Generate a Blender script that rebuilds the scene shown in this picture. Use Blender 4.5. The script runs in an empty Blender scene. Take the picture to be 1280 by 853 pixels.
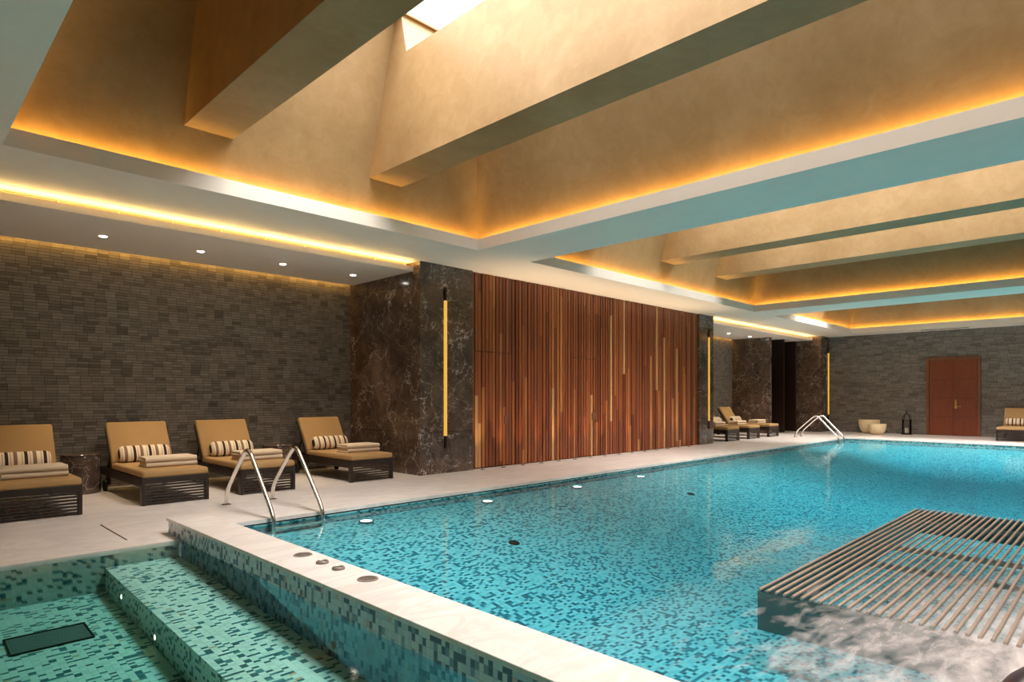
import bpy, bmesh, math, random
from mathutils import Vector, Matrix
PI = math.pi
rnd = random.Random(7)
scene = bpy.context.scene
COL = scene.collection

# ------------------------------------------------------------------ colours
def S(h, a=1.0):
    h = h.lstrip('#')
    out = []
    for i in (0, 2, 4):
        c = int(h[i:i+2], 16) / 255
        out.append(c / 12.92 if c <= .04045 else ((c + .055) / 1.055) ** 2.4)
    return (*out, a)

# ------------------------------------------------------------------ mesh builder
class MB:
    def __init__(self):
        self.bm = bmesh.new()
    def quad(self, pts, mi=0):
        f = self.bm.faces.new([self.bm.verts.new(p) for p in pts]); f.material_index = mi
        return self
    def box(self, x0, x1, y0, y1, z0, z1, mi=0, bev=0, seg=2, smooth=False):
        b = bmesh.new()
        bmesh.ops.create_cube(b, size=1)
        for v in b.verts:
            v.co = Vector(((x0+x1)/2 + v.co.x*(x1-x0), (y0+y1)/2 + v.co.y*(y1-y0), (z0+z1)/2 + v.co.z*(z1-z0)))
        if bev:
            bmesh.ops.bevel(b, geom=list(b.edges), offset=bev, segments=seg, profile=.5, affect='EDGES')
        return self._merge(b, mi, smooth)
    def _merge(self, b, mi=0, smooth=False, M=None):
        if M is not None:
            bmesh.ops.transform(b, matrix=M, verts=b.verts)
        bmesh.ops.recalc_face_normals(b, faces=b.faces)
        m = {v: self.bm.verts.new(v.co) for v in b.verts}
        for f in b.faces:
            nf = self.bm.faces.new([m[v] for v in f.verts])
            nf.material_index = mi; nf.smooth = smooth
        b.free()
        return self
    def prism(self, poly, axis, a0, a1, mi=0, smooth=False):
        """poly: 2-D outline; axis 'x': (y,z) extruded along x, 'y': (x,z), 'z': (x,y)"""
        b = bmesh.new()
        def P(p, a):
            return {'x': (a, p[0], p[1]), 'y': (p[0], a, p[1]), 'z': (p[0], p[1], a)}[axis]
        v0 = [b.verts.new(P(p, a0)) for p in poly]; v1 = [b.verts.new(P(p, a1)) for p in poly]
        b.faces.new(v0); b.faces.new(v1[::-1])
        n = len(poly)
        for i in range(n):
            b.faces.new((v0[i], v1[i], v1[(i+1) % n], v0[(i+1) % n]))
        return self._merge(b, mi, smooth)
    def tube(self, pts, r, n=12, mi=0, closed=False):
        pts = [Vector(p) for p in pts]
        b = bmesh.new(); rings = []
        N = len(pts); up = None
        for i, p in enumerate(pts):
            if closed: t = pts[(i+1) % N] - pts[i-1]
            else: t = pts[min(i+1, N-1)] - pts[max(i-1, 0)]
            t.normalize()
            if up is None:
                up = t.orthogonal().normalized()
            up = (up - t * up.dot(t)).normalized()
            s = t.cross(up)
            rr = r[i] if isinstance(r, (list, tuple)) else r
            rings.append([b.verts.new(p + (up*math.cos(2*PI*k/n) + s*math.sin(2*PI*k/n))*rr) for k in range(n)])
        for i in range(N if closed else N-1):
            a, c = rings[i], rings[(i+1) % N]
            for k in range(n):
                b.faces.new((a[k], a[(k+1) % n], c[(k+1) % n], c[k]))
        if not closed:
            b.faces.new(rings[0][::-1]); b.faces.new(rings[-1])
        return self._merge(b, mi, True)
    def lathe(self, prof, n=40, c=(0, 0), mi=0, smooth=True, axis='z', cz=0):
        b = bmesh.new(); rings = []
        for (r, z) in prof:
            ring = []
            for k in range(n):
                a = 2*PI*k/n
                if axis == 'z': co = (c[0]+r*math.cos(a), c[1]+r*math.sin(a), z)
                elif axis == 'x': co = (z, c[0]+r*math.cos(a), c[1]+r*math.sin(a))
                else: co = (c[0]+r*math.cos(a), z, c[1]+r*math.sin(a))
                ring.append(b.verts.new(co))
            rings.append(ring)
        for i in range(len(rings)-1):
            for k in range(n):
                b.faces.new((rings[i][k], rings[i][(k+1) % n], rings[i+1][(k+1) % n], rings[i+1][k]))
        if prof[0][0] > 1e-5: b.faces.new(rings[0])
        if prof[-1][0] > 1e-5: b.faces.new(rings[-1][::-1])
        bmesh.ops.remove_doubles(b, verts=b.verts, dist=1e-6)
        return self._merge(b, mi, smooth)
    def build(self, name, mats, parent=None, sharp=35):
        me = bpy.data.meshes.new(name)
        self.bm.to_mesh(me); self.bm.free()
        if not isinstance(mats, (list, tuple)): mats = [mats]
        for m in mats: me.materials.append(m)
        if any(p.use_smooth for p in me.polygons):
            me.set_sharp_from_angle(angle=math.radians(sharp))
        o = bpy.data.objects.new(name, me); COL.objects.link(o)
        if parent: o.parent = parent
        return o

def tag(o, label=None, cat=None, group=None, kind=None):
    if label: o['label'] = label
    if cat: o['category'] = cat
    if group: o['group'] = group
    if kind: o['kind'] = kind
    return o
def thing(name, label, cat, loc=(0, 0, 0), rz=0, group=None):
    o = bpy.data.objects.new(name, None); COL.objects.link(o)
    o.empty_display_size = .1
    o.location = loc; o.rotation_euler = (0, 0, rz)
    return tag(o, label, cat, group)
def struct(name, mb, mats, parent=None, label=None, cat=None):
    o = mb.build(name, mats, parent)
    o['kind'] = 'structure'
    if label: o['label'] = label
    if cat: o['category'] = cat
    return o
def dup(root, loc, rz=None, label=None, name=None):
    r = root.copy(); COL.objects.link(r); r.location = loc
    if rz is not None: r.rotation_euler = (0, 0, rz)
    if label: r['label'] = label
    for ch in list(root.children):
        c = ch.copy(); COL.objects.link(c); c.parent = r
        for g in ch.children:
            d = g.copy(); COL.objects.link(d); d.parent = c
    return r
def smooth_path(pts, k=6, r=.08):
    """polyline with rounded corners"""
    P = [Vector(p) for p in pts]; out = [P[0]]
    for i in range(1, len(P)-1):
        a, b, c = P[i-1], P[i], P[i+1]
        d1 = min(r, (a-b).length*.48); d2 = min(r, (c-b).length*.48)
        s, e = b + (a-b).normalized()*d1, b + (c-b).normalized()*d2
        for j in range(k+1):
            t = j/k
            out.append(s*(1-t)**2 + b*2*t*(1-t) + e*t*t)
    out.append(P[-1]); return out

# ------------------------------------------------------------------ materials
class NT:
    def __init__(self, name):
        self.m = bpy.data.materials.new(name); self.m.use_nodes = True
        self.t = self.m.node_tree; self.t.nodes.clear()
        self.out = self.t.nodes.new('ShaderNodeOutputMaterial')
    def n(self, typ, **kw):
        nd = self.t.nodes.new(typ)
        for k, v in kw.items():
            if k.startswith('i_'):
                key = k[2:]
                key = int(key) if key.isdigit() else key.replace('_', ' ')
                if isinstance(v, bpy.types.NodeSocket): self.t.links.new(v, nd.inputs[key])
                else: nd.inputs[key].default_value = v
            else: setattr(nd, k, v)
        return nd
    def math(self, op, a, b=None, c=None, clamp=False):
        nd = self.t.nodes.new('ShaderNodeMath'); nd.operation = op; nd.use_clamp = clamp
        for i, v in enumerate((a, b, c)):
            if v is None: continue
            if isinstance(v, bpy.types.NodeSocket): self.t.links.new(v, nd.inputs[i])
            else: nd.inputs[i].default_value = v
        return nd.outputs[0]
    def mix(self, f, a, b, mode='MIX'):
        nd = self.t.nodes.new('ShaderNodeMix'); nd.data_type = 'RGBA'; nd.blend_type = mode
        for i, v in ((0, f), (6, a), (7, b)):
            if isinstance(v, bpy.types.NodeSocket): self.t.links.new(v, nd.inputs[i])
            else: nd.inputs[i].default_value = v
        return nd.outputs[2]
    def ramp(self, fac, stops, interp='LINEAR'):
        nd = self.t.nodes.new('ShaderNodeValToRGB'); cr = nd.color_ramp; cr.interpolation = interp
        while len(cr.elements) > 1: cr.elements.remove(cr.elements[-1])
        cr.elements[0].position = stops[0][0]; cr.elements[0].color = stops[0][1]
        for p, c in stops[1:]:
            e = cr.elements.new(p); e.color = c
        self.t.links.new(fac, nd.inputs[0]); return nd.outputs[0]
    def coord(self):
        return self.n('ShaderNodeTexCoord').outputs['Object']
    def axes(self, ax):
        s = self.n('ShaderNodeSeparateXYZ', i_0=self.coord())
        o = {'x': s.outputs[0], 'y': s.outputs[1], 'z': s.outputs[2]}
        return [o[c] for c in ax]
    def vec(self, x, y, z=0.0):
        nd = self.t.nodes.new('ShaderNodeCombineXYZ')
        for i, v in enumerate((x, y, z)):
            if isinstance(v, bpy.types.NodeSocket): self.t.links.new(v, nd.inputs[i])
            else: nd.inputs[i].default_value = v
        return nd.outputs[0]
    def noise(self, vec, scale, detail=4, rough=.55, dist=0, out=0):
        return self.n('ShaderNodeTexNoise', i_Vector=vec, i_Scale=scale, i_Detail=detail, i_Roughness=rough, i_Distortion=dist).outputs[out]
    def bsdf(self, color, rough=.5, metal=0, bump=None, bstr=.3, bdist=.01, spec=.5, coat=0):
        p = self.n('ShaderNodeBsdfPrincipled')
        for k, v in (('Base Color', color), ('Roughness', rough), ('Metallic', metal), ('Specular IOR Level', spec), ('Coat Weight', coat)):
            if isinstance(v, bpy.types.NodeSocket): self.t.links.new(v, p.inputs[k])
            else: p.inputs[k].default_value = v
        if bump is not None:
            b = self.n('ShaderNodeBump', i_Height=bump, i_Strength=bstr, i_Distance=bdist)
            self.t.links.new(b.outputs[0], p.inputs['Normal'])
        self.t.links.new(p.outputs[0], self.out.inputs[0])
        return self.m

def plain(name, col, rough=.5, metal=0, nscale=0, namt=.12, bstr=.1, bdist=.003, **kw):
    t = NT(name)
    if nscale:
        nz = t.noise(t.coord(), nscale)
        c = t.mix(nz, tuple(x*(1-namt) for x in col[:3])+(1,), tuple(min(1, x*(1+namt)) for x in col[:3])+(1,))
        return t.bsdf(c, rough, metal, bump=nz, bstr=bstr, bdist=bdist, **kw)
    return t.bsdf(col, rough, metal, **kw)
def emit(name, col, strength):
    t = NT(name)
    e = t.n('ShaderNodeEmission', i_Color=col, i_Strength=strength)
    t.t.links.new(e.outputs[0], t.out.inputs[0]); return t.m

def m_white_plaster():
    t = NT('white_plaster'); nz = t.noise(t.coord(), 6)
    c = t.mix(nz, S('#ebdfd3'), S('#f3e8dc'))
    return t.bsdf(c, .6, bump=t.noise(t.coord(), 60), bstr=.05, bdist=.002)
def m_gold():
    t = NT('gold_plaster'); co = t.coord()
    a = t.noise(co, 1.3, 6, .6, .4); b = t.noise(co, 7, 6, .65, .8)
    f = t.math('ADD', t.math('MULTIPLY', a, .6), t.math('MULTIPLY', b, .4))
    c = t.ramp(f, [(.3, S('#896d47')), (.5, S('#987c56')), (.72, S('#a88d69'))])
    return t.bsdf(c, .5, bump=b, bstr=.12, bdist=.01, spec=.35)
def m_deck():
    t = NT('white_marble'); co = t.coord()
    w = t.noise(co, .9, 6, .6, 1.5); v = t.noise(t.n('ShaderNodeMapping', i_Vector=co, i_Scale=(.7, 2.2, 1)).outputs[0], 1.6, 7, .62, 1.2)
    ridge = t.math('ABSOLUTE', t.math('SUBTRACT', v, .5))
    vein = t.math('SUBTRACT', 1, t.math('MULTIPLY', ridge, 14), clamp=True)
    c = t.ramp(w, [(.3, S('#dfd3cd')), (.7, S('#ebe1db'))])
    c = t.mix(t.math('MULTIPLY', vein, .35), c, S('#b9afa6'))
    return t.bsdf(c, .28, spec=.4)
def m_dark_marble(name, axes):
    t = NT(name); co = t.coord()
    wob = t.n('ShaderNodeTexNoise', i_Vector=co, i_Scale=2.2, i_Detail=5.0, i_Roughness=.6).outputs['Color']
    mp = t.n('ShaderNodeVectorMath', operation='MULTIPLY_ADD', i_0=wob, i_1=(1.0, 1.0, 1.0), i_2=co).outputs[0]
    v1 = t.n('ShaderNodeTexVoronoi', feature='DISTANCE_TO_EDGE', i_Vector=mp, i_Scale=2.3).outputs['Distance']
    v2 = t.n('ShaderNodeTexVoronoi', feature='DISTANCE_TO_EDGE', i_Vector=mp, i_Scale=6.5).outputs['Distance']
    l1 = t.math('SUBTRACT', 1, t.math('MULTIPLY', v1, 62), clamp=True)
    l2 = t.math('SUBTRACT', 1, t.math('MULTIPLY', v2, 46), clamp=True)
    br = t.math('SUBTRACT', t.math('MULTIPLY', t.noise(co, 2.6, 5, .6), 3.4), 1.25, clamp=True)
    br2 = t.math('SUBTRACT', t.math('MULTIPLY', t.noise(co, 3.3, 4, .6, .5), 3.6), 1.5, clamp=True)
    base = t.ramp(t.noise(co, 3.5, 6, .65, .6), [(.3, S('#3d302a')), (.55, S('#5c4a40')), (.75, S('#735f53'))])
    c = t.mix(t.math('MULTIPLY', l1, br), base, S('#e6d9cd'))
    c = t.mix(t.math('MULTIPLY', l2, t.math('MULTIPLY', br2, .75)), c, S('#cfbfb0'))
    # horizontal slab joints
    z = t.axes('z')[0]
    j = t.math('LESS_THAN', t.math('ABSOLUTE', t.math('SUBTRACT', z, .62)), .003)
    j2 = t.math('LESS_THAN', t.math('ABSOLUTE', t.math('SUBTRACT', z, 2.79)), .003)
    c = t.mix(t.math('MAXIMUM', j, j2), c, S('#150e0b'))
    return t.bsdf(c, .13, spec=.5)
def m_stone_strip(name, u, rowh=.036, w=.12, c1='#8f847a', c2='#a2978c', c3='#70665c'):
    """thin stacked stone strips"""
    t = NT(name); a, z = t.axes(u + 'z')
    row = t.math('FLOOR', t.math('DIVIDE', z, rowh))
    off = t.n('ShaderNodeTexWhiteNoise', noise_dimensions='1D', i_W=t.math('FLOOR', t.math('DIVIDE', row, 3.0))).outputs[0]
    wr = t.math('DIVIDE', t.math('ADD', a, t.math('MULTIPLY', off, .4)), w)
    cell = t.math('FLOOR', wr)
    sub = t.n('ShaderNodeTexWhiteNoise', noise_dimensions='3D', i_Vector=t.vec(cell, row, 3.0)).outputs[0]
    blk = t.n('ShaderNodeTexWhiteNoise', noise_dimensions='3D', i_Vector=t.vec(cell, t.math('FLOOR', t.math('DIVIDE', row, 3.0)), 9.0)).outputs[0]
    f = t.math('ADD', t.math('MULTIPLY', sub, .55), t.math('MULTIPLY', blk, .45))
    fz = t.math('FRACT', t.math('DIVIDE', z, rowh)); fa = t.math('FRACT', wr)
    gz = t.math('LESS_THAN', fz, .13); ga = t.math('LESS_THAN', fa, .03)
    g = t.math('MAXIMUM', gz, ga)
    c = t.ramp(f, [(.1, S(c3)), (.45, S(c1)), (.9, S(c2))])
    c = t.mix(t.noise(t.coord(), 14, 5, .7), c, t.mix(.5, c, S('#1c1713')))
    c = t.mix(t.math('MULTIPLY', g, .85), c, S('#15110e'))
    hgt = t.math('MULTIPLY', t.math('ADD', t.math('MULTIPLY', sub, .7), t.math('MULTIPLY', t.noise(t.coord(), 25, 4), .3)), t.math('SUBTRACT', 1, g))
    return t.bsdf(c, .55, bump=hgt, bstr=.45, bdist=.01, spec=.35)
def m_tiles(name, ax, su, sv, stops, rough=.35, grout='#7d9a9c', gw=.08):
    """glass mosaic: one random colour for each small tile"""
    t = NT(name); a, b = t.axes(ax)
    ua, vb = t.math('DIVIDE', a, su), t.math('DIVIDE', b, sv)
    w = t.n('ShaderNodeTexWhiteNoise', noise_dimensions='3D', i_Vector=t.vec(t.math('FLOOR', ua), t.math('FLOOR', vb), 1.5)).outputs[0]
    c = t.ramp(w, stops, 'CONSTANT')
    g = t.math('MAXIMUM', t.math('LESS_THAN', t.math('FRACT', ua), gw*.6), t.math('LESS_THAN', t.math('FRACT', vb), gw))
    c = t.mix(t.math('MULTIPLY', g, .6), c, S(grout))
    return t.bsdf(c, rough, spec=.5)
def m_slats():
    t = NT('slat_timber'); x, y, z = t.axes('xyz')
    i = t.math('FLOOR', t.math('DIVIDE', t.math('SUBTRACT', x, SL0), PITCH))
    zz = t.n('ShaderNodeTexWhiteNoise', noise_dimensions='1D', i_W=i).outputs[0]
    seg = t.math('FLOOR', t.math('ADD', t.math('DIVIDE', z, 2.1), t.math('MULTIPLY', zz, 3.0)))
    w = t.n('ShaderNodeTexWhiteNoise', noise_dimensions='2D', i_Vector=t.vec(i, seg, 0)).outputs[0]
    c = t.ramp(w, [(0, S('#70351a')), (.35, S('#8a4621')), (.75, S('#a2562a')), (.93, S('#b8703a')), (.985, S('#d6a068'))])
    gr = t.noise(t.vec(t.math('MULTIPLY', x, 60), t.math('MULTIPLY', y, 60), t.math('ADD', t.math('MULTIPLY', z, 2.2), t.math('MULTIPLY', w, 40))), 1.0, 5, .6, .6)
    c = t.mix(t.math('MULTIPLY', t.math('SUBTRACT', gr, .3, clamp=True), 1.1), c, S('#2c1208'))
    return t.bsdf(c, .38, bump=gr, bstr=.15, bdist=.003)
def m_wood(name, c1, c2, ax='z', rough=.4, sc=30):
    t = NT(name); x, y, z = t.axes('xyz')
    k = {'x': (3, sc, sc), 'y': (sc, 3, sc), 'z': (sc, sc, 3)}[ax]
    n = t.noise(t.vec(t.math('MULTIPLY', x, k[0]), t.math('MULTIPLY', y, k[1]), t.math('MULTIPLY', z, k[2])), 1, 5, .6, .7)
    return t.bsdf(t.ramp(n, [(.3, S(c1)), (.7, S(c2))]), rough, bump=n, bstr=.08, bdist=.002)
def m_fabric(name, c1, c2, sc=220, rough=.9):
    t = NT(name); co = t.coord()
    n = t.noise(co, sc, 2); l = t.noise(co, 5, 3)
    c = t.mix(l, S(c1), S(c2))
    return t.bsdf(c, rough, bump=n, bstr=.25, bdist=.002, spec=.2)
def m_stripes():
    t = NT('striped_fabric'); x = t.axes('x')[0]
    f = t.math('FRACT', t.math('ADD', t.math('DIVIDE', x, .165), .05))
    c = t.ramp(f, [(0, S('#e6d6be')), (.10, S('#b58d66')), (.14, S('#e6d6be')), (.24, S('#3a281f')), (.42, S('#e6d6be')),
                   (.52, S('#b58d66')), (.56, S('#e6d6be')), (.68, S('#8a6a52')), (.88, S('#e6d6be'))], 'CONSTANT')
    return t.bsdf(c, .85, bump=t.noise(t.coord(), 250, 2), bstr=.2, bdist=.002, spec=.2)
def m_water(name, tint, fres, ripple, calm, foam_reflect=None, absorb=(.1, .75, .8, 1), dens=.6):
    """still pool water: tinted clear body, Fresnel mirror on top, ripples as bump"""
    t = NT(name); co = t.coord()
    n1 = t.noise(t.n('ShaderNodeMapping', i_Vector=co, i_Scale=(1, 1, 1)).outputs[0], 2.2, 3, .5, .3)
    n2 = t.noise(co, 9, 3, .55, .4)
    h = t.math('ADD', n1, t.math('MULTIPLY', n2, .35))
    strength = calm
    if foam_reflect:
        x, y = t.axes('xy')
        dx, dy = t.math('SUBTRACT', x, foam_reflect[0]), t.math('SUBTRACT', y, foam_reflect[1])
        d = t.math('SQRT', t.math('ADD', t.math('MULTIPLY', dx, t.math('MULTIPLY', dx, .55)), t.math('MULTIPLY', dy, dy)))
        k = t.math('SUBTRACT', 1, t.math('DIVIDE', d, foam_reflect[2]), clamp=True)
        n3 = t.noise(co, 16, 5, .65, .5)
        h = t.math('ADD', h, t.math('MULTIPLY', t.math('MULTIPLY', k, n3), foam_reflect[3]))
    b = t.n('ShaderNodeBump', i_Height=h, i_Strength=strength, i_Distance=ripple)
    tr = t.n('ShaderNodeBsdfTransparent', i_Color=tint)
    gl = t.n('ShaderNodeBsdfGlossy', i_Color=(1, 1, 1, 1), i_Roughness=.05)
    t.t.links.new(b.outputs[0], gl.inputs['Normal'])
    fr = t.n('ShaderNodeFresnel', i_IOR=1.33)
    t.t.links.new(b.outputs[0], fr.inputs['Normal'])
    f = t.math('MULTIPLY', fr.outputs[0], fres, clamp=True)
    mx = t.n('ShaderNodeMixShader')
    t.t.links.new(f, mx.inputs[0]); t.t.links.new(tr.outputs[0], mx.inputs[1]); t.t.links.new(gl.outputs[0], mx.inputs[2])
    last = mx.outputs[0]
    if foam_reflect:
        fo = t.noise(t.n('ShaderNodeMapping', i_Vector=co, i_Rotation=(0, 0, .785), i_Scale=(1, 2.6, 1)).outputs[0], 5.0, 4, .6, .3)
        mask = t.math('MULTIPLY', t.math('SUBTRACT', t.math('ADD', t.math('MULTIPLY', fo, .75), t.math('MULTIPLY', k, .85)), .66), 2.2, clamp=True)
        df = t.n('ShaderNodeBsdfDiffuse', i_Color=(.74, .64, .62, 1))  # pinkish diffuse patch: bubbles plus painted reflections of vault and ceiling
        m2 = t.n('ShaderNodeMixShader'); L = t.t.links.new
        L(t.math('MULTIPLY', mask, foam_reflect[4]), m2.inputs[0]); L(last, m2.inputs[1]); L(df.outputs[0], m2.inputs[2]); last = m2.outputs[0]
    t.t.links.new(last, t.out.inputs[0])
    va = t.n('ShaderNodeVolumeAbsorption', i_Color=absorb, i_Density=dens)
    t.t.links.new(va.outputs[0], t.out.inputs[1])
    return t.m
def m_glass():
    t = NT('lantern_glass')
    fr = t.n('ShaderNodeFresnel', i_IOR=1.45); tr = t.n('ShaderNodeBsdfTransparent', i_Color=(.95, .95, .95, 1)); gl = t.n('ShaderNodeBsdfGlossy', i_Roughness=.02)
    mx = t.n('ShaderNodeMixShader'); L = t.t.links.new
    L(fr.outputs[0], mx.inputs[0]); L(tr.outputs[0], mx.inputs[1]); L(gl.outputs[0], mx.inputs[2]); L(mx.outputs[0], t.out.inputs[0])
    return t.m

# ------------------------------------------------------------------ layout numbers
ZC = 3.12                      # main ceiling
YS = 7.41                      # slatted wall
YB = 9.28                      # back of the alcoves
XE = 22.3                      # end wall
XW, YR = -3.5, -4.6            # walls behind / right of the view
SL0, SL1, PITCH = 6.56, 13.74, .0765
PX1, PY1, PY0 = 19.1, 5.80, -3.0
WZ = -.06                      # main pool water
SY1, SX0, SX1 = 5.45, -2.6, 1.70
LED_ORANGE = (1, .60, .14, 1)
LED_YELLOW = (1, .63, .19, 1)

M = dict(
    plaster=m_white_plaster(), gold=m_gold(), deck=m_deck(), marble=m_dark_marble('brown_marble', 'xz'),
    stoneL=m_stone_strip('stone_strips_left', 'x'),
    stoneE=m_stone_strip('stone_strips_end', 'y', .03, .24, '#85807a', '#99938c', '#6e6862'),
    slat=m_slats(),
    dark=plain('dark_void', S('#140d09'), .8),
    panel=m_wood('dark_brown_panel', '#1d0f09', '#2a170e'),
    door=m_wood('door_mahogany', '#6a2f18', '#844020'), doorframe=m_wood('door_frame_wood', '#6a4028', '#805035'),
    steel=plain('polished_steel', S('#d8d3cc'), .16, 1), brass=plain('brass', S('#c79a55'), .28, 1),
    bronze=plain('bronze', S('#2c211b'), .4, .7),
    espresso=m_wood('espresso_timber', '#1c120d', '#2b1d15', 'x', .38),
    cushion=m_fabric('tan_cushion', '#a27f52', '#ae8c62'), towel=m_fabric('beige_towel', '#cdb79d', '#d8c4ac', 160),
    stripes=m_stripes(), black=plain('black_rubber', S('#17120f'), .6),
    bowl=plain('cream_glaze', S('#f0dcb2'), .35, nscale=4), candle=plain('candle_wax', S('#efe6d6'), .5),
    glass=m_glass(), rail=plain('dark_red_metal', S('#5a3436'), .3, .6),
    grille=plain('grille_metal', S('#cfc3a5'), .45), grate=plain('drain_metal', S('#7d8684'), .5, .3), brushed=plain('brushed_steel', S('#a89a90'), .4, .55), bar=plain('bar_steel', S('#c9b3a6'), .35, .5),
    sky=emit('daylight', (1, .97, .93, 1), 1.6), sky2=emit('daylight_soft', (1, .97, .93, 1), 1.35),
    cove=emit('amber_led', LED_ORANGE, 11), lip=emit('yellow_led', LED_YELLOW, 30), lipsoft=emit('yellow_led_soft', LED_YELLOW, 6), slot=emit('slot_led', LED_ORANGE, 9),
    tube=emit('sconce_glow', (1, .56, .10, 1), .32), spot=emit('downlight_lamp', (1, .9, .75, 1), 12),
    plamp=emit('pool_lamp', (1, .97, .9, 1), 3.0), star=emit('star_lamp', (1, .75, .4, 1), 3.0),
)
T_POOL = [(0, S('#84c4c8')), (.36, S('#70b6be')), (.66, S('#217484')), (.88, S('#175767')), (.96, S('#8fbdbb'))]
T_SPA = [(0, S('#d6dcd4')), (.40, S('#c6d4cb')), (.76, S('#2a5a63')), (.92, S('#477f84')), (.985, S('#c9a98c'))]
T_DIV = [(0, S('#d3dadf')), (.36, S('#c0ccd5')), (.66, S('#4a5d76')), (.86, S('#7d93a8')), (.96, S('#d3aea6'))]
for ax in ('xy', 'xz', 'yz'):
    M['pool_'+ax] = m_tiles('pool_mosaic_'+ax, ax, .034, .023, T_POOL)
    M['spa_'+ax] = m_tiles('spa_mosaic_'+ax, ax, *((.036, .021) if ax == 'xy' else (.029, .019)), T_SPA)
M['div'] = m_tiles('divider_mosaic', 'yz', .027, .036, T_DIV, grout='#8d9aa0')
def by_normal(o, keys):
    """material slots xy, xz, yz chosen from each face's normal"""
    for p in o.data.polygons:
        n = p.normal
        p.material_index = 0 if abs(n.z) > .7 else (1 if abs(n.y) > .7 else 2)

# ------------------------------------------------------------------ floor / deck
mb = MB(); dz = -.035
mb.box(XW, SX1, SY1, YB, dz, 0)
mb.box(SX1, XE, PY1, YB, dz, 0)
mb.box(PX1, XE, YR, PY1, dz, 0)
mb.box(XW, PX1, YR, PY0, dz, 0)
mb.box(XW, SX0, PY0, SY1, dz, 0)
struct('floor', mb, M['deck'])
mb = MB(); mb.box(1.394, 1.406, 5.74, 6.58, -.01, .0015)
struct('trim_1', mb, M['black'])
mb = MB()
mb.box(2.02, PX1+.03, PY1+.03, PY1+.1, -.6, dz); mb.box(PX1+.03, PX1+.1, PY0, PY1+.1, -.6, dz)
struct('trim_2', mb, M['dark'])

# pool basin: floor, walls, shallow ledge
FZ = -.55
mb = MB()
mb.box(2.0, PX1+.2, PY0-.1, PY1+.1, FZ-.1, FZ)
mb.box(2.0, PX1+.02, PY1, PY1+.025, FZ, -.05)
mb.box(PX1, PX1+.025, PY0, PY1, FZ, -.05)
mb.box(2.0, PX1+.2, PY0-.1, PY0, FZ, -.036)
mb.prism([(PY1, -.13), (PY1, FZ-.05), (3.0, FZ-.05), (3.0, FZ), (5.0, -.17)], 'x', 2.0, PX1)
mb.prism([(PX1, -.14), (PX1, FZ-.05), (15.5, FZ-.05), (15.5, FZ), (18.3, -.18)], 'y', PY0, PY1)
o = struct('floor_pool', mb, [M['pool_xy'], M['pool_xz'], M['pool_yz']]); by_normal(o, 0)
# spa basin
mb = MB()
mb.prism([(SY1, -.30), (SY1, -.95), (PY0, -.95), (PY0, -.85)], 'x', SX0, SX1)
mb.box(SX0, SX1, SY1, SY1+.05, -.9, dz)
mb.box(SX0-.05, SX0, PY0, SY1, -.9, dz)
o = struct('floor_spa', mb, [M['spa_xy'], M['spa_xz'], M['spa_yz']]); by_normal(o, 0)
mb = MB()
mb.prism([(SY1, -.13), (SY1, -.8), (PY0, -.8), (PY0, -.50)], 'x', 1.19, SX1)
o = tag(mb.build('spa_bench', [M['spa_xy'], M['spa_xz'], M['spa_yz']]), 'mosaic-tiled underwater bench along the raised divider in the left pool', 'bench'); by_normal(o, 0)
o['kind'] = 'structure'
# divider with marble coping
mb = MB(); mb.box(SX1+.015, 2.0, PY0, 5.77, -.9, .106)
dv = struct('wall_divider', mb, M['div'])
mb = MB(); mb.box(SX1, 2.02, PY0, 5.785, .106, .132, bev=.004)
part = mb.build('coping', M['deck'], dv); part['label'] = 'white marble coping slab'

# water
def water(name, x0, x1, y0, y1, z, mat, label):
    mb = MB(); mb.box(x0, x1, y0, y1, -1.0, z)
    return tag(mb.build(name, mat), label, 'water', kind='stuff')
M['water'] = m_water('pool_water', (.80, .95, .97, 1), .5, .02, .19, foam_reflect=(3.7, -.3, 2.6, .3, .70), absorb=(.05, .69, .81, 1), dens=.42)
M['spawater'] = m_water('spa_water', (.88, .97, .96, 1), .4, .02, .08, absorb=(.04, .80, .76, 1), dens=.75)
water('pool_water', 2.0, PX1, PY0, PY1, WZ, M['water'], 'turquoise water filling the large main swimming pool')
water('spa_water', SX0, SX1+.015, PY0, SY1, -.012, M['spawater'], 'green-tinted clear water in the small pool at lower left')

# ------------------------------------------------------------------ walls
mb = MB(); mb.box(XW, 5.56, YB, YB+.12, 0, 3.3); struct('wall_alcove', mb, M['stoneL'])
mb = MB(); mb.box(14.42, 19.5, YB, YB+.12, 0, 3.3); struct('wall_alcove_far', mb, M['stoneL'])
mb = MB(); mb.box(XE, XE+.15, YR, YB+.12, 0, 3.3); struct('wall_end', mb, M['stoneE'])
mb = MB(); mb.box(XW-.12, XW, YR, YB, -.035, 3.3); struct('wall_near', mb, M['plaster'])
mb = MB(); mb.box(XW, XE, YR-.12, YR, -.035, 3.3); struct('wall_right', mb, M['stoneL'])
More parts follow.
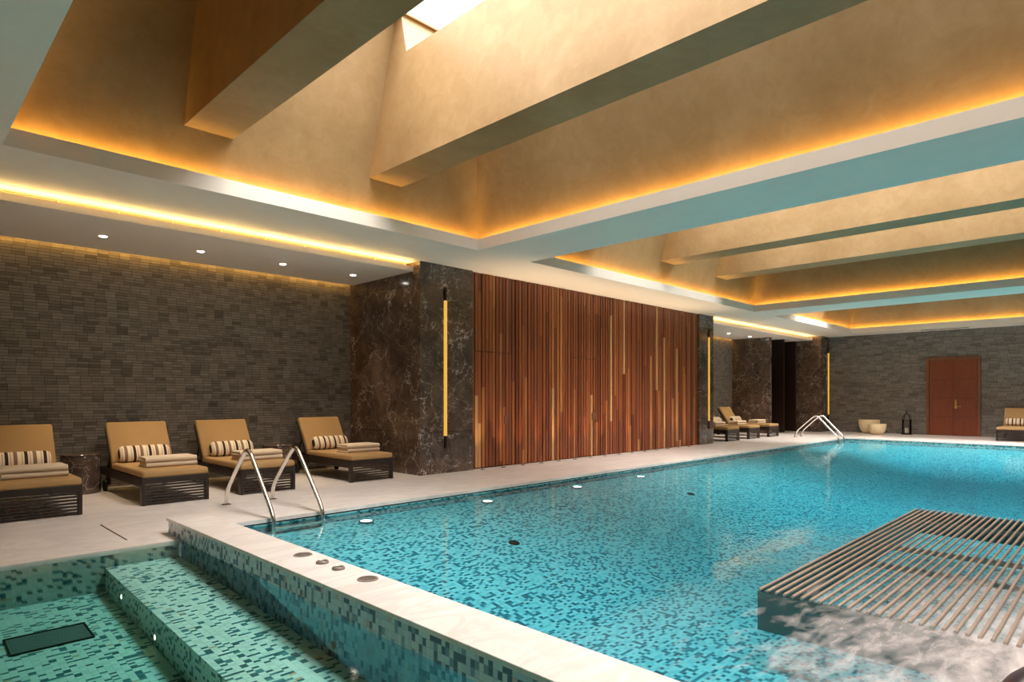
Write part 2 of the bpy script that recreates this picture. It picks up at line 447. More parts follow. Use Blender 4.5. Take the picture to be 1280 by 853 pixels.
# marble piers
def pier(name, x0, x1, y0, y1, label):
    mb = MB(); mb.box(x0, x1, y0, y1, 0, ZC+.02); return struct(name, mb, M['marble'], None, label, 'wall')
pier('wall_pier', 5.53, 6.55, 7.37, YB, 'brown veined marble pier at the near end of the timber slats')
pier('wall_pier_far', 13.75, 14.44, 7.37, YB, 'brown marble pier at the far end of the timber slats')
pier('wall_pier_end', 21.55, XE, 7.26, 8.05, 'brown marble pier in the corner by the end wall')
pier('wall_partition', 19.45, 19.62, 8.07, YB, 'brown marble partition behind the far loungers')
mb = MB(); mb.box(20.46, 20.54, 8.05, 8.6, 0, 3.0); mb.box(20.455, 20.545, 8.035, 8.05, 0, 3.0)
struct('wall_panel_edge', mb, M['panel'])
mb = MB(); mb.box(21.5, 21.56, 8.05, YB, 0, 3.0); mb.box(19.6, 21.56, YB-.02, YB+.12, 0, 3.0)
struct('wall_lobby', mb, M['panel'])
mb = MB(); mb.box(6.55, 13.75, YS+.051, YB, 0, ZC+.02); struct('wall_slat_backing', mb, M['dark'])

# timber slats: fixed slats and two concealed doors
DOORS = [(6.62, 7.40, 1.87), (9.06, 9.75, 1.87)]
def slat_range(i): return SL0 + i*PITCH, SL0 + i*PITCH + PITCH*.78
fixed = MB(); leaves = [MB(), MB()]
n = int(round((SL1-SL0)/PITCH))
for i in range(n):
    a, b = slat_range(i); d = None
    for k, (dx0, dx1, dzz) in enumerate(DOORS):
        if a >= dx0-.02 and b <= dx1+.02: d = k
    dep = YS + rnd.choice((0, 0, .006, .012))
    if d is None: fixed.box(a, b, dep, YS+.05, .01, ZC-.005)
    else:
        fixed.box(a, b, dep, YS+.05, DOORS[d][2]+.006, ZC-.005)
        leaves[d].box(a, b, dep+.003, YS+.05, .02, DOORS[d][2]-.004)
tag(fixed.build('slat_panelling', M['slat']), 'tall wall of vertical reddish-brown timber slats between two marble piers', 'wall panelling')
for k, (nm, px) in enumerate((('door_2', 7.33), ('door_3', 9.70))):
    d = struct(nm, leaves[k], M['slat'])
    mb = MB(); mb.box(px-.05, px+.05, YS-.006, YS+.03, .70, .84, bev=.004)
    q = mb.build('pull_plate', M['doorframe'], d)

# end wall door
d0, d1, dh = 3.17, 4.50, 2.32
fr = MB(); X = XE
fr.box(X-.05, X+.02, d0, d0+.07, 0, dh, bev=.005); fr.box(X-.05, X+.02, d1-.07, d1, 0, dh, bev=.005); fr.box(X-.05, X+.02, d0+.07, d1-.07, dh-.08, dh, bev=.005)
door = struct('door_1', fr, M['doorframe'], None, 'double mahogany door with brass lever in the end stone wall', 'door')
mid = 3.835
for (a, b) in ((mid+.003, d1-.075), (d0+.075, mid-.003)):
    mb = MB(); mb.box(X-.025, X+.02, a, b, .01, dh-.085, bev=.003)
    # narrow inset lines of the leaf
    L = mb.build('door_leaf', M['door'], door)
    mb = MB()
    for z in (.55, 1.1, 1.65): mb.box(X-.0275, X-.02, a+.04, b-.04, z-.004, z+.004)
    mb.build('panel_groove', M['panel'], L)
mb = MB(); mb.box(X-.04, X-.02, mid-.10, mid-.05, .80, 1.06, bev=.006); mb.tube(smooth_path([(X-.03, mid-.075, .86), (X-.085, mid-.075, .86), (X-.085, mid-.21, .86)], r=.02), .011)
mb.lathe([(.0, X-.045), (.022, X-.04), (.022, X-.02)], 16, (mid-.075, .99), axis='x')
h = mb.build('handle', M['brass'], L); h['label'] = 'brass lever handle on plate'

def lamp(kind, loc, energy, color, parent=None, **kw):
    l = bpy.data.lights.new('lamp', kind); l.energy = energy; l.color = color[:3]
    for k, v in kw.items(): setattr(l, k, v)
    o = bpy.data.objects.new('lamp', l); COL.objects.link(o); o.location = loc
    if parent: o.parent = parent
    return o
# ------------------------------------------------------------------ ceiling
COFF = [(.68, 5.68), (6.71, 14.32), (15.37, 21.32)]
CY0, CY1 = -2.4, 6.29
mb = MB(); zt = 3.19
t_ = .03
xs = [XW] + [v for c in COFF for v in (c[0]-t_, c[1]+t_)] + [XE]
mb.box(XW, XE, CY1+t_, YB+.1, ZC, zt); mb.box(XW, XE, YR, CY0-t_, ZC, zt)
for i in range(0, len(xs), 2):
    mb.box(xs[i], xs[i+1], CY0-t_, CY1+t_, ZC, zt)
struct('ceiling', mb, M['plaster'])
# upstand lips hiding the cove lights
mb = MB()
for (a, b) in COFF:
    mb.box(a-t_, a, CY0-t_, CY1+t_, ZC, 3.27); mb.box(b, b+t_, CY0-t_, CY1+t_, ZC, 3.27)
    mb.box(a, b, CY1, CY1+t_, ZC, 3.27); mb.box(a, b, CY0-t_, CY0, ZC, 3.27)
struct('trim_3', mb, M['plaster'])
# gold vaults
SLP, G, ZB, ZT = .32, .15, 3.19, 5.3
PANES = [[(2.47, 4.52)], [(8.3, 10.2), (10.85, 12.35)], [(16.9, 17.6), (18.2, 19.0)]]
BEAMS = [[(2.0, 2.45), (3.99, 4.44)], [(7.85, 8.3), (10.25, 10.75), (12.4, 12.9)], [(16.4, 16.9), (19.0, 19.5)]]
def wallY(z): return CY1 + G - SLP*(z-ZB)
def wallY0(z): return CY0 - G + SLP*(z-ZB)
ci = 0
names = ['near', 'middle', 'far']
for (a, b), panes, beams in zip(COFF, PANES, BEAMS):
    x0, x1, y0, y1 = a-G, b+G, CY0-G, CY1+G
    ins = SLP*(ZT-ZB); X0, X1, Y0, Y1 = x0+ins, x1-ins, y0+ins, y1-ins
    mb = MB(); th = .05
    B = [(x0, y0), (x1, y0), (x1, y1), (x0, y1)]; Tt = [(X0, Y0), (X1, Y0), (X1, Y1), (X0, Y1)]
    Bo = [(x0-th, y0-th), (x1+th, y0-th), (x1+th, y1+th), (x0-th, y1+th)]; To = [(X0-th, Y0-th), (X1+th, Y0-th), (X1+th, Y1+th), (X0-th, Y1+th)]
    for k in range(4):
        j = (k+1) % 4
        b_ = bmesh.new()
        v = [b_.verts.new((*p, z)) for p, z in ((B[k], ZB), (B[j], ZB), (Tt[j], ZT), (Tt[k], ZT), (Bo[k], ZB), (Bo[j], ZB), (To[j], ZT), (To[k], ZT))]
        for q in ((0, 1, 2, 3), (7, 6, 5, 4), (0, 4, 5, 1), (1, 5, 6, 2), (2, 6, 7, 3), (3, 7, 4, 0)):
            b_.faces.new([v[i] for i in q])
        mb._merge(b_)
    # top plate around the skylights
    PYa, PYb = CY0 + .75, 5.62
    mb.box(X0, X1, PYb, Y1, ZT, ZT+.05); mb.box(X0, X1, Y0, PYa, ZT, ZT+.05)
    e = [X0] + [v for p in panes for v in p] + [X1]
    for i in range(0, len(e), 2): mb.box(e[i], e[i+1], PYa, PYb, ZT, ZT+.05)
    struct('ceiling_vault', mb, M['gold'], None, f'gold plaster vault of the {names[ci]} ceiling coffer', 'ceiling')
    for p in panes:
        mb = MB(); mb.box(p[0], p[1], PYa, PYb, ZT+.02, ZT+.04)
        l_ = (p[1]-p[0], PYb-PYa)
        w = struct('window_%d' % (1 + len([1 for o in COL.objects if o.name.startswith('window_')])), mb, M['sky' if ci != 1 else 'sky2'], None)
        day = lamp('AREA', ((p[0]+p[1])/2, (PYa+PYb)/2, ZT+.01), (40, 28, 100)[ci]*l_[0]*l_[1]/4, (1, .96, .90), shape='RECTANGLE', size=l_[0], size_y=l_[1], spread=math.radians(125)); day.name = 'daylight'
    for k, (ba, bb) in enumerate(beams):
        zb, ztop = 3.675, 4.86
        poly = [(wallY(zb)+.02, zb), (wallY(ZT)+.02, ZT+.02), (5.66, ZT+.02), (5.56, ztop),
                (CY0+.75, ztop), (CY0+.65, ZT+.02), (wallY0(ZT)-.02, ZT+.02), (wallY0(zb)-.02, zb)]
        mb = MB(); mb.prism(poly, 'x', ba, bb)
        struct('ceiling_beam', mb, M['gold'], None, f'gold beam {["nearer", "farther", "farthest"][k] if len(beams) == 3 else ["nearer", "farther"][k]} across the {names[ci]} ceiling coffer' if len(beams) == 2 else f'gold beam, {["first", "second", "third"][k]} across the {names[ci]} ceiling coffer', 'beam')
    # cove light strips, one per side
    side = {'left': (a, b, CY1+.055, CY1+.085), 'end': (b+.055, b+.085, CY0, CY1), 'right': (a, b, CY0-.085, CY0-.055), 'near': (a-.085, a-.055, CY0, CY1)}
    for s, (u0, u1, v0, v1) in side.items():
        mb = MB(); mb.box(u0, u1, v0, v1, 3.195, 3.215)
        tag(mb.build('cove_light', M['cove']), f'amber cove light strip behind the {s} lip of the {names[ci]} coffer', 'light', 'cove light strips')
    ci += 1

# alcove soffits with light lip and linear grille
def soffit(x0, x1, tagname):
    mb = MB(); mb.box(x0, x1, 7.53, YB-.07, 2.99, 3.045); mb.box(x0, x1, 7.53, 7.54, 3.045, 3.062)
    mb.box(x0, x1, 7.72, YB-.07, 3.045, ZC)
    struct('ceiling_alcove', mb, M['plaster'], None, f'lowered white soffit over the {tagname} alcove', 'ceiling')
    mb = MB(); mb.box(x0+.02, x1-.02, 7.572, 7.585, 3.046, 3.066, 2)
    mb.quad([(x0+.02, 7.571, 3.05), (x1-.02, 7.571, 3.05), (x1-.02, 7.571, 3.066), (x0+.02, 7.571, 3.066)], 1)
    tag(mb.build('cove_light', [M['plaster'], M['lip'], M['lipsoft']]), f'yellow light strip along the soffit lip of the {tagname} alcove', 'light', 'cove light strips')
    mb = MB(); mb.box(x0+.02, x1-.02, YB-.05, YB-.02, 3.09, 3.10)
    tag(mb.build('cove_light', M['slot']), f'amber light strip in the slot above the stone wall of the {tagname} alcove', 'light', 'cove light strips')
    g = thing('linear_grille', f'long slim yellow-lit air grille above the soffit lip of the {tagname} alcove', 'air grille', (x0, 7.66, 3.05), group='linear air grilles')
    L = x1-x0-.04
    s = MB()
    for k in range(4): s.box(.02, L, 0, .03, .008+k*.015, .013+k*.015)
    s.build('blade', M['grille'], g)
    kk = max(2, int(L/.5))
    for k in range(kk+1):
        u = MB(); xx = .02 + (L-.04)*k/kk
        u.box(xx, xx+.015, -.012, .03, 0, .068); u.build('bracket', M['grille'], g)
soffit(XW, 5.53, 'near'); soffit(14.44, 21.55, 'far')

# ------------------------------------------------------------------ recessed lights
def downlight(x, y, z, label, energy=45):
    d = thing('downlight', label, 'light', (x, y, z), group='ceiling downlights')
    mb = MB(); mb.lathe([(.042, -.002), (.056, -.003), (.056, 0), (.042, 0)], 28); mb.build('trim_ring', M['plaster'], d)
    mb = MB(); mb.lathe([(0, -.011), (.025, -.009), (.037, -.005), (.042, -.001)], 28); mb.build('lens', M['spot'], d)
    lamp('SPOT', (0, 0, -.014), energy, (1, .80, .55), d, spot_size=.95, spot_blend=.9, shadow_soft_size=.001)
    return d
pos = ['leftmost downlight in the near alcove soffit above the first lounger', 'second downlight from the left in the near alcove soffit',
       'third downlight from the left in the near alcove soffit', 'rightmost downlight in the near alcove soffit beside the marble pier']
for (x, l) in zip((1.81, 2.87, 3.95, 5.05), pos): downlight(x, 8.40, 2.988, l)
for (x, l) in zip((16.0, 17.4, 18.8), ('nearest of three downlights in the far alcove soffit', 'middle one of three downlights in the far alcove soffit', 'farthest of three downlights in the far alcove soffit')):
    downlight(x, 8.4, 2.988, l)
# floor uplights at the foot of the slats
for i in range(15):
    x = 6.70 + .46*i
    ordn = ['first', 'second', 'third', 'fourth', 'fifth', 'sixth', 'seventh', 'eighth', 'ninth', 'tenth', 'eleventh', 'twelfth', 'thirteenth', 'fourteenth', 'fifteenth'][i]
    d = thing('floor_uplight', f'small recessed floor uplight at the foot of the slats, {ordn} from the near pier', 'light', (x, 7.31, 0), group='floor uplights along the slats')
    mb = MB(); mb.lathe([(.022, .001), (.022, .005), (.036, .004), (.037, 0)], 20); mb.build('bezel', M['bronze'], d)
    mb = MB(); mb.lathe([(0, .003), (.022, .003)], 20); mb.build('lens', M['glass'], d)
    o = lamp('SPOT', (0, 0, .02), 32.0, (1, .70, .40), d, spot_size=.85, spot_blend=1.0, shadow_soft_size=.002); o.rotation_euler = (PI+.10, 0, 0)

# wall sconces
def sconce(x, y, label, rz=0, ztop=2.78, zbot=.37, w=.024):
    s = thing('wall_sconce', label, 'wall light', (x, y, zbot), rz, 'linear wall sconces')
    h = ztop-zbot
    mb = MB(); mb.box(-w, w, -.03, 0, .19, h-.19, bev=.006); q = mb.build('glowing_tube', M['tube'], s); q['label'] = 'glowing amber tube'
    for (a, b) in ((0, .19), (h-.19, h)):
        mb = MB(); mb.box(-w*.8, w*.8, -.028, 0, a, b, bev=.004); q = mb.build('end_cap', M['bronze'], s); q['label'] = 'dark bronze end cap'
    return s
sconce(5.99, 7.369, 'tall glowing linear sconce on the near marble pier')
sconce(14.19, 7.369, 'slim linear sconce on the far marble pier beside the slats', w=.015)
sconce(22.2, 7.259, 'distant linear sconce on the corner pier at the end wall', w=.015)

# ceiling vent near the end wall
v = thing('ceiling_vent', 'dark slotted air vent in the white ceiling above the end door', 'air vent', (21.75, 3.95, ZC))
mb = MB(); mb.box(-.09, .09, -.62, .62, -.008, -.001); mb.build('frame', M['plaster'], v)
mb = MB()
for k in range(3): mb.box(-.06+k*.045, -.035+k*.045, -.58, .58, -.012, -.007)
mb.build('slot', M['dark'], v)

# ------------------------------------------------------------------ sun loungers
def make_lounger(label):
    W = .335; r = thing('sun_lounger', label, 'sun lounger', group='tan sun loungers')
    # fixed frame: side rails, rear rail, bed slats
    f = MB()
    for s in (-1, 1): f.box(s*W-.02 if s > 0 else s*W, s*W if s > 0 else s*W+.02, .04, 1.78, .19, .285, bev=.003)
    f.box(-W, W, 1.76, 1.79, .19, .285, bev=.003)
    for k in range(9): f.box(-W+.02, W-.02, .1+k*.135, .17+k*.135, .255, .28)
    f.build('frame', M['espresso'], r)
    # slatted front box
    p = MB()
    p.box(-W, W, 0, .03, .225, .29, bev=.003)
    for s in (-1, 1): p.box(s*W-.035 if s > 0 else s*W, s*W if s > 0 else s*W+.035, 0, .07, 0, .23, bev=.003)
    for k in range(7): p.box(-W+.035, W-.035, .004, .026, .012+k*.031, .032+k*.031, bev=.002)
    p.build('slatted_front', M['espresso'], r)
    for s in (-1, 1):
        g = MB(); g.box(s*(W-.04)-.02, s*(W-.04)+.02, 1.52, 1.58, .07, .20, bev=.003); lg = g.build('leg', M['espresso'], r)
        g = MB(); x = s*(W-.005)
        g.lathe([(0, x-.018), (.06, x-.018), (.07, x-.012), (.07, x+.012), (.06, x+.018), (0, x+.018)], 28, (1.55, .07), axis='x'); wh = g.build('wheel', M['black'], lg)
    # seat cushion
    c = MB(); c.box(-W+.003, W-.003, -.004, 1.26, .288, .365, bev=.028, seg=4, smooth=True)
    c.build('seat_cushion', M['cushion'], r)
    # backrest frame and cushion, tilted about the hinge
    a = math.radians(57); ca, sa = math.cos(a), math.sin(a)
    T = Matrix.Translation((0, 1.24, .30)) @ Matrix.Rotation(a, 4, 'X')
    b = MB(); bb = MB()
    for s in (-1, 1): b.box(s*(W-.02)-.018, s*(W-.02)+.018, 0, .57, -.03, 0, bev=.003)
    for k in range(5): b.box(-W+.02, W-.02, .06+k*.115, .12+k*.115, -.02, -.002)
    bmesh.ops.transform(b.bm, matrix=T, verts=b.bm.verts); bf = b.build('back_frame', M['espresso'], r)
    pr = MB(); pr.tube([(-W+.06, 1.47, .57), (-W+.06, 1.66, .24)], .011, 8); pr.tube([(W-.06, 1.47, .57), (W-.06, 1.66, .24)], .011, 8); pr.tube([(-W+.06, 1.66, .24), (W-.06, 1.66, .24)], .011, 8)
    pr.build('back_prop', M['bronze'], bf)
    bb.box(-W+.003, W-.003, .03, .60, .002, .078, bev=.027, seg=4, smooth=True)
    bmesh.ops.transform(bb.bm, matrix=T, verts=bb.bm.verts); bb.build('back_cushion', M['cushion'], r)
    return r
def make_bolster(label):
    mb = MB(); W = .27; b = bmesh.new(); n = 24; rings = []
    xs = [-W, -W+.006, -W+.02, -W+.05] + [(-W+.05)+(2*W-.1)*k/8 for k in range(1, 8)] + [W-.05, W-.02, W-.006, W]
    for x in xs:
        e = min(1, (W-abs(x))/.05); k = .62+.38*math.sqrt(max(0, 1-(1-e)**2))
        if abs(x) >= W-1e-6: k = .5
        rings.append([b.verts.new((x, .072*k*math.copysign(abs(math.cos(2*PI*j/n))**.8, math.cos(2*PI*j/n)), .100*k*math.copysign(abs(math.sin(2*PI*j/n))**.8, math.sin(2*PI*j/n)))) for j in range(n)])
    for i in range(len(rings)-1):
        for j in range(n): b.faces.new((rings[i][j], rings[i][(j+1) % n], rings[i+1][(j+1) % n], rings[i+1][j]))
    b.faces.new(rings[0][::-1]); b.faces.new(rings[-1])
    mb._merge(b, 0, True)
    o = mb.build('striped_bolster', M['stripes']); o['group'] = 'striped bolster cushions'
    return tag(o, label, 'cushion')
def make_towel(label):
    """bath towel folded to a flat pack: rounded fold at the front, layers at the rear"""
    mb = MB(); h = .058; D = .30; W = .265
    for (z0, z1, e, y0) in ((0, .027, 0, .02), (.0285, .057, -.006, .02)):
        mb.box(-W-e, W+e, y0, D+e, z0, z1, bev=.0115, seg=3, smooth=True)
        mb.box(-W+.012-e, W-.012+e, y0+.02, D-.012, z0+.008, z1-.008, bev=.004)
    prof = [(.034, .001), (.034, .056)] + [(.031-.031*math.sin(PI*k/10), .0285+.0275*math.cos(PI*k/10)) for k in range(11)]
    mb.prism(prof, 'x', -W+.002, W-.002, smooth=True)
    o = mb.build('folded_towel', M['towel'], sharp=50); o['group'] = 'folded beige towels'
    return tag(o, label, 'towel')

lng = None; bol = None; tow = None
def place_lounger(x, y, rz, label, bolster, towels):
    """towels: list of (dx, dy, z-level, turn, label)"""
    global lng, bol, tow
    R = Matrix.Rotation(rz, 3, 'Z')
    if lng is None: lng = make_lounger(label); lng.location = (x, y, 0); lng.rotation_euler = (0, 0, rz)
    else: dup(lng, (x, y, 0), rz, label)
    if bolster:
        if bol is None: bol = make_bolster(bolster); o = bol
        else: o = dup(bol, (0, 0, 0), label=bolster)
        p = R @ Vector((rnd.uniform(-.01, .01), 1.148, 0)); o.location = (x+p.x, y+p.y, .463)
        o.rotation_euler = Matrix.Rotation(rz, 3, 'Z').to_euler()
        o.rotation_euler = (-math.radians(27), 0, rz)
    for (dx, dy, k, tn, lab) in towels:
        if tow is None: tow = make_towel(lab); o = tow
        else: o = dup(tow, (0, 0, 0), label=lab)
        p = R @ Vector((dx, dy, 0)); o.location = (x+p.x, y+p.y, .364+k*.058); o.rotation_euler = (0, 0, rz+tn)
def pair(dx, dy, where):
    return [(dx, dy, 0, rnd.uniform(-.03, .03), f'lower folded beige towel {where}'), (dx-.006, dy-.004, 1, rnd.uniform(-.03, .03), f'upper folded beige towel {where}')]
place_lounger(1.065, 7.29, 0, 'tan sun lounger cropped by the left edge, nearest to the camera', 'striped bolster on the lounger at the left edge', pair(.0, .22, 'on the lounger at the left edge'))
place_lounger(2.275, 7.38, 0, 'tan sun lounger just right of the marble drum table, second from the left', 'striped bolster on the second lounger from the left', pair(.05, .30, 'on the second lounger from the left'))
place_lounger(3.305, 7.40, 0, 'tan sun lounger standing behind the near pool ladder', 'striped bolster on the lounger behind the near pool ladder', pair(.05, .30, 'on the lounger behind the near pool ladder'))
place_lounger(4.765, 7.42, 0, 'tan sun lounger beside the near marble pier', 'striped bolster on the lounger beside the near marble pier', pair(.08, .34, 'on the lounger beside the near marble pier'))
place_lounger(15.62, 7.41, 0, 'nearest of three tan sun loungers in the far alcove, partly behind the pier', 'striped bolster on the nearest lounger of the far alcove', pair(.0, .35, 'on the nearest lounger of the far alcove'))
place_lounger(16.88, 7.41, 0, 'middle one of three tan sun loungers in the far alcove', 'striped bolster on the middle lounger of the far alcove', pair(.0, .35, 'on the middle lounger of the far alcove'))
place_lounger(18.18, 7.41, 0, 'farthest of three tan sun loungers in the far alcove', 'striped bolster on the farthest lounger of the far alcove', pair(.0, .35, 'on the farthest lounger of the far alcove'))
place_lounger(20.42, 2.25, -PI/2, 'tan sun lounger against the end wall at the right edge', 'striped bolster on the lounger against the end wall', [])

# drum side tables
def drum(x, y, label):
    d = thing('drum_table', label, 'side table', (x, y, 0), group='marble drum tables')
    mb = MB(); mb.lathe([(.2, 0), (.205, .01), (.205, .43), (.2, .44)], 48); mb.build('drum_body', M['marble'], d)
    mb = MB(); mb.lathe([(.2, .44), (.208, .445), (.208, .462), (.203, .467)], 48); mb.build('table_top', M['marble'], d)
drum(1.70, 8.95, 'dark marble drum table between the first and second loungers')
drum(4.02, 8.72, 'dark marble drum table between the third lounger and the lounger by the pier')

# ------------------------------------------------------------------ pool ladders
def ladder(x0, x1, yb, label):
    L = thing('pool_ladder', label, 'pool ladder', ((x0+x1)/2, yb, 0), group='steel pool ladders')
    w = (x1-x0)/2
    for s in (-1, 1):
        X = s*w
        pts = [(X, 0, 0), (X, -.03, .17), (X, -.36, .485), (X, -.58, .66), (X, -.72, .48), (X, -1.12, .05), (X, -1.14, -.05), (X, -1.14, -.40)]
        mb = MB(); mb.tube(smooth_path(pts[:3]+[(X, -.56, .65)]+pts[4:], 7, .13), .0215, 16); rl = mb.build('rail', M['steel'], L)
        mb = MB(); mb.lathe([(.022, 0), (.05, 0), (.05, .005), (.04, .010), (.022, .012)], 24, (X, 0)); mb.build('flange', M['steel'], rl)
        mb = MB(); mb.box(X-.012, X+.012, -1.14, -1.06, -.36, -.33); mb.build('wall_bracket', M['steel'], rl)
    for k in range(3):
        mb = MB(); z = -.085-k*.11; mb.box(-w, w, -1.18, -1.10, z-.012, z+.012, bev=.004); mb.build('tread', M['steel'], L)
ladder(2.60, 3.10, 6.86, 'steel pool ladder in front of the third near lounger, beside the raised divider')
ladder(18.30, 18.75, 6.86, 'steel pool ladder at the far corner of the pool')

# ------------------------------------------------------------------ fittings on the divider
def grate_disc(y, r, label):
    d = thing('round_grate', label, 'drain', (1.92, y, .132), group='steel discs on the divider')
    mb = MB(); mb.lathe([(r-.008, 0), (r-.008, .005), (r, .004), (r+.002, 0)], 32); mb.build('rim', M['brushed'], d)
    mb = MB(); mb.lathe([(0, .0015), (r-.007, .0015)], 32); mb.build('backing', M['bronze'], d)
    for k in range(5):
        yy = (-.66+k*.33)*r; hw = math.sqrt((r-.006)**2-yy*yy)
        mb = MB(); mb.box(-hw, hw, yy-.004, yy+.004, .002, .005); mb.build('bar', M['brushed'], d)
grate_disc(3.80, .058, 'round steel grate on the white divider coping, farthest of the four fittings')
grate_disc(3.04, .058, 'round steel grate on the white divider coping, nearest of the four fittings')
def ring_button(y, label):
    d = thing('push_button', label, 'button', (1.91, y, .132), group='steel discs on the divider')
    mb = MB(); mb.lathe([(.026, 0), (.026, .012), (.033, .016), (.038, .010), (.039, 0)], 32); mb.build('rim', M['brushed'], d)
    mb = MB(); mb.lathe([(0, .009), (.018, .008), (.026, .004)], 32); mb.build('button', M['brushed'], d)
ring_button(3.53, 'small steel push button on the divider coping, farther one of the pair between the grates')
ring_button(3.34, 'small steel push button on the divider coping, nearer one of the pair between the grates')

# lamps on the ledge, drains on the pool floor
for x, lab in zip((3.52, 5.22, 6.95, 8.55), ('by the near ladder', 'second from the near ladder', 'third from the near ladder', 'fourth from the near ladder')):
    d = thing('underwater_light', f'round white underwater light on the pool ledge, {lab}', 'pool light', (x, 5.6, -.13), group='underwater lights')
    mb = MB(); mb.lathe([(.06, 0), (.06, .008), (.075, .006), (.077, 0)], 28); mb.build('bezel', M['steel'], d)
    mb = MB(); mb.lathe([(0, .007), (.06, .005)], 28); mb.build('lens', M['plamp'], d)
def floor_drain(x, y, z, label):
    d = thing('floor_drain', label, 'drain', (x, y, z), group='pool floor drains')
    mb = MB(); mb.lathe([(.045, 0), (.045, .010), (.055, .008), (.057, 0)], 28); mb.build('rim', M['bronze'], d)
    mb = MB(); mb.lathe([(0, .009), (.045, .007)], 28); mb.build('cover', M['black'], d)
    return d
for (x, y, lab) in ((4.41, 4.35, 'nearer to the divider'), (8.24, 4.55, 'farther from the divider')):
    o = floor_drain(x, y, FZ + .19*(y-3), 'dark round drain in the sloping pool floor, ' + lab); o.rotation_euler = (math.atan(.19), 0, 0)
# spa: floor grate, star lamps, jets
def spa_floor(y): return -.30 + (-.85+.30)*(SY1-y)/(SY1-PY0)
yy = 4.75
d = thing('spa_floor_grate', 'dark rectangular grate in the floor of the small pool', 'drain', (.74, yy, spa_floor(yy)))
d.rotation_euler = (math.atan(.55/8.45), 0, 0)
mb = MB()
mb.box(-.2, .2, -.13, .13, -.02, .003); mb.build('grate_plate', M['grate'], d)
mb = MB()
for k in range(9): mb.box(-.19, .19, -.115+k*.027, -.102+k*.027, .003, .008)
mb.build('grate_bars', M['grate'], d)
mb = MB(); mb.box(-.21, .21, .13, .14, -.02, .01); mb.box(-.21, .21, -.14, -.13, -.02, .01); mb.box(-.21, -.2, -.14, .14, -.02, .01); mb.box(.2, .21, -.14, .14, -.02, .01); mb.build('frame', M['bronze'], d)
for (y, z, lab) in ((4.55, -.09, 'first from the deck'), (4.25, -.11, 'second from the deck'), (3.35, -.17, 'third from the deck'), (3.05, -.18, 'fourth from the deck')):
    d = thing('spa_jet', f'small round jet under water in the mosaic face of the divider, {lab}', 'jet', (SX1+.015, y, z), group='spa jets')
    mb = MB(); mb.lathe([(.012, -.004), (.02, -.006), (.024, 0)], 20, axis='x'); mb.build('rim', M['brushed'], d)
    mb = MB(); mb.lathe([(0, -.003), (.012, -.003)], 20, axis='x'); mb.build('nozzle', M['bronze'], d)
for (y, z, lab) in ((5.0, -.24, 'farthest of three'), (4.25, -.32, 'middle one of three'), (3.4, -.40, 'nearest of three')):
    d = thing('star_light', f'tiny warm light on the riser of the underwater bench, {lab}', 'pool light', (1.19, y, z), group='bench riser lights')
    mb = MB(); mb.lathe([(.016, -.004), (.022, -.003), (.023, 0)], 18, axis='x'); mb.build('bezel', M['steel'], d)
    mb = MB(); mb.lathe([(0, -.006), (.016, -.004)], 18, axis='x'); mb.build('lens', M['star'], d)

# ------------------------------------------------------------------ steel bubble bench in the pool
BX0, BX1, BY1, BY0, BZ = 3.87, 7.85, 1.68, -.62, -.055
bb = thing('bubble_bench', 'slatted steel bubble bench just under the water in the main pool', 'water bench', (BX0, BY1, BZ))
mb = MB()
mb.box(0, .03, BY0-BY1, 0, -.25, -.012); mb.box(BX1-BX0-.03, BX1-BX0, BY0-BY1, 0, -.25, -.012)
mb.box(.03, BX1-BX0-.03, -.03, 0, -.25, -.012); mb.box(.03, BX1-BX0-.03, BY0-BY1, BY0-BY1+.03, -.25, -.012)
q = mb.build('skirt', plain('dark_teal_steel', S('#446a69'), .4, .3), bb)
nb = 46
for k in range(nb):
    y = -.012 - k*(BY1-BY0-.024)/(nb-1)
    mb = MB(); mb.tube([(0, y, 0), (BX1-BX0, y, 0)], .0095, 8); mb.build('bar', M['bar'], bb)
for x in (.02, 1.3, 1.98, 3.3, BX1-BX0-.02):
    mb = MB(); mb.box(x-.015, x+.015, BY0-BY1, 0, -.05, -.012); mb.build('crossbar', M['grate'], bb)
# handrail at the near end of the divider
h = thing('handrail', 'dark reddish metal handrail, only its curve showing in the lower right corner', 'handrail', (1.35, .2, -.36))
mb = MB(); mb.tube(smooth_path([(0, 0, 0), (0, 0, .76), (.18, 0, .90), (.46, 0, .865), (.88, 0, .765), (1.2, 0, .62), (1.25, 0, .3), (1.25, 0, FZ+.36)], 8, .14), .014, 14); mb.build('rail', M['rail'], h)
mb = MB(); mb.lathe([(.013, 0), (.04, 0), (.04, .006), (.03, .010), (.013, .012)], 24); mb.build('flange', M['rail'], h)

# ------------------------------------------------------------------ far deck: bowls, lantern
def bowl(x, y, r, h, label):
    mb = MB(); prof = [(0, .012)]
    rb = r*.42
    outer = [(rb + (r-rb)*math.sin(t*PI/2), h*(1-math.cos(t*PI/2))) for t in [i/10 for i in range(11)]]
    inner = [(max(.001, p[0]-.025), p[1]+.012 if p[1] < h*.9 else p[1]) for p in outer[::-1]]
    mb.lathe([(0, 0)] + outer + inner + [(0, .015)], 48)
    return tag(mb.build('planter_bowl', M['bowl']), label, 'bowl', 'cream bowls by the end wall')
o = bowl(0, 0, .30, .42, 'larger cream bowl on the far deck, behind the smaller bowl'); o.location = (22.0, 5.98, 0)
o = bowl(0, 0, .25, .32, 'smaller cream bowl on the far deck, in front of the larger bowl'); o.location = (21.48, 5.62, 0)
ln = thing('lantern', 'tall metal and glass lantern with candle left of the end door', 'lantern', (22.0, 4.95, 0))
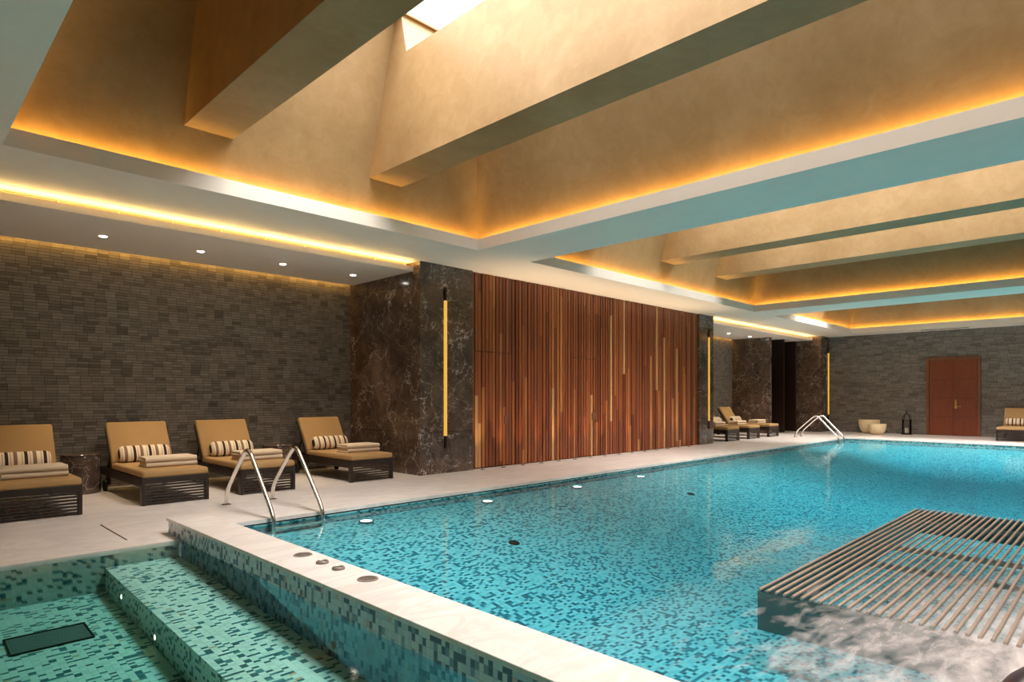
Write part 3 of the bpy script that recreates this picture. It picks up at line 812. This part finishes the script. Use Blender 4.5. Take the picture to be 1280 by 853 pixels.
mb = MB(); mb.lathe([(0, 0), (.15, 0), (.15, .03), (.14, .035), (0, .035)], 32); mb.build('base', M['bronze'], ln)
mb = MB(); mb.lathe([(.125, .035), (.125, .45), (.122, .45), (.122, .035)], 32); mb.build('glass_cylinder', M['glass'], ln)
for k in range(4):
    a = PI/4+PI/2*k; c, s_ = math.cos(a), math.sin(a)
    mb = MB(); mb.tube(smooth_path([(.138*c, .138*s_, .03), (.138*c, .138*s_, .48), (.08*c, .08*s_, .60), (.02*c, .02*s_, .62)], 5, .08), .009, 8); mb.build('post', M['bronze'], ln)
mb = MB(); mb.lathe([(.03, .61), (.04, .62), (.02, .64), (0, .645)], 20); mb.build('cap', M['bronze'], ln)
mb = MB(); mb.lathe([(0, .036), (.05, .036), (.052, .04), (.052, .2), (.045, .205), (0, .2)], 24); mb.build('candle', M['candle'], ln)
mb = MB(); mb.tube([(.05*math.cos(2*PI*k/20), 0, .68+.05*math.sin(2*PI*k/20)) for k in range(20)], .006, 8, closed=True); mb.build('ring_handle', M['bronze'], ln)

# ------------------------------------------------------------------ light, world, camera
w = bpy.data.worlds.new('world'); scene.world = w; w.use_nodes = True
w.node_tree.nodes['Background'].inputs[0].default_value = (.9, .95, 1, 1); w.node_tree.nodes['Background'].inputs[1].default_value = .3

cam = bpy.data.cameras.new('camera'); co = bpy.data.objects.new('camera', cam); COL.objects.link(co)
F_PX, HOR = 786.0, 496.0
cam.sensor_width = 36; cam.lens = 36*F_PX/1280
cam.shift_y = (HOR-426.5)/1280
co.location = (0, 0, 1.15); co.rotation_euler = (PI/2, 0, math.radians(44.8)-PI/2)
cam.clip_start = .05; scene.camera = co
vs = scene.view_settings
vs.view_transform = 'Standard'; vs.look = 'None'; vs.gamma = 1; vs.use_curve_mapping = False; vs.exposure = 1.45
scene.cycles.use_denoising = True
scene.cycles.max_bounces = 10; scene.cycles.diffuse_bounces = 5; scene.cycles.glossy_bounces = 4; scene.cycles.transparent_max_bounces = 12
scene.cycles.caustics_reflective = False; scene.cycles.caustics_refractive = False
scene.cycles.sample_clamp_indirect = 4
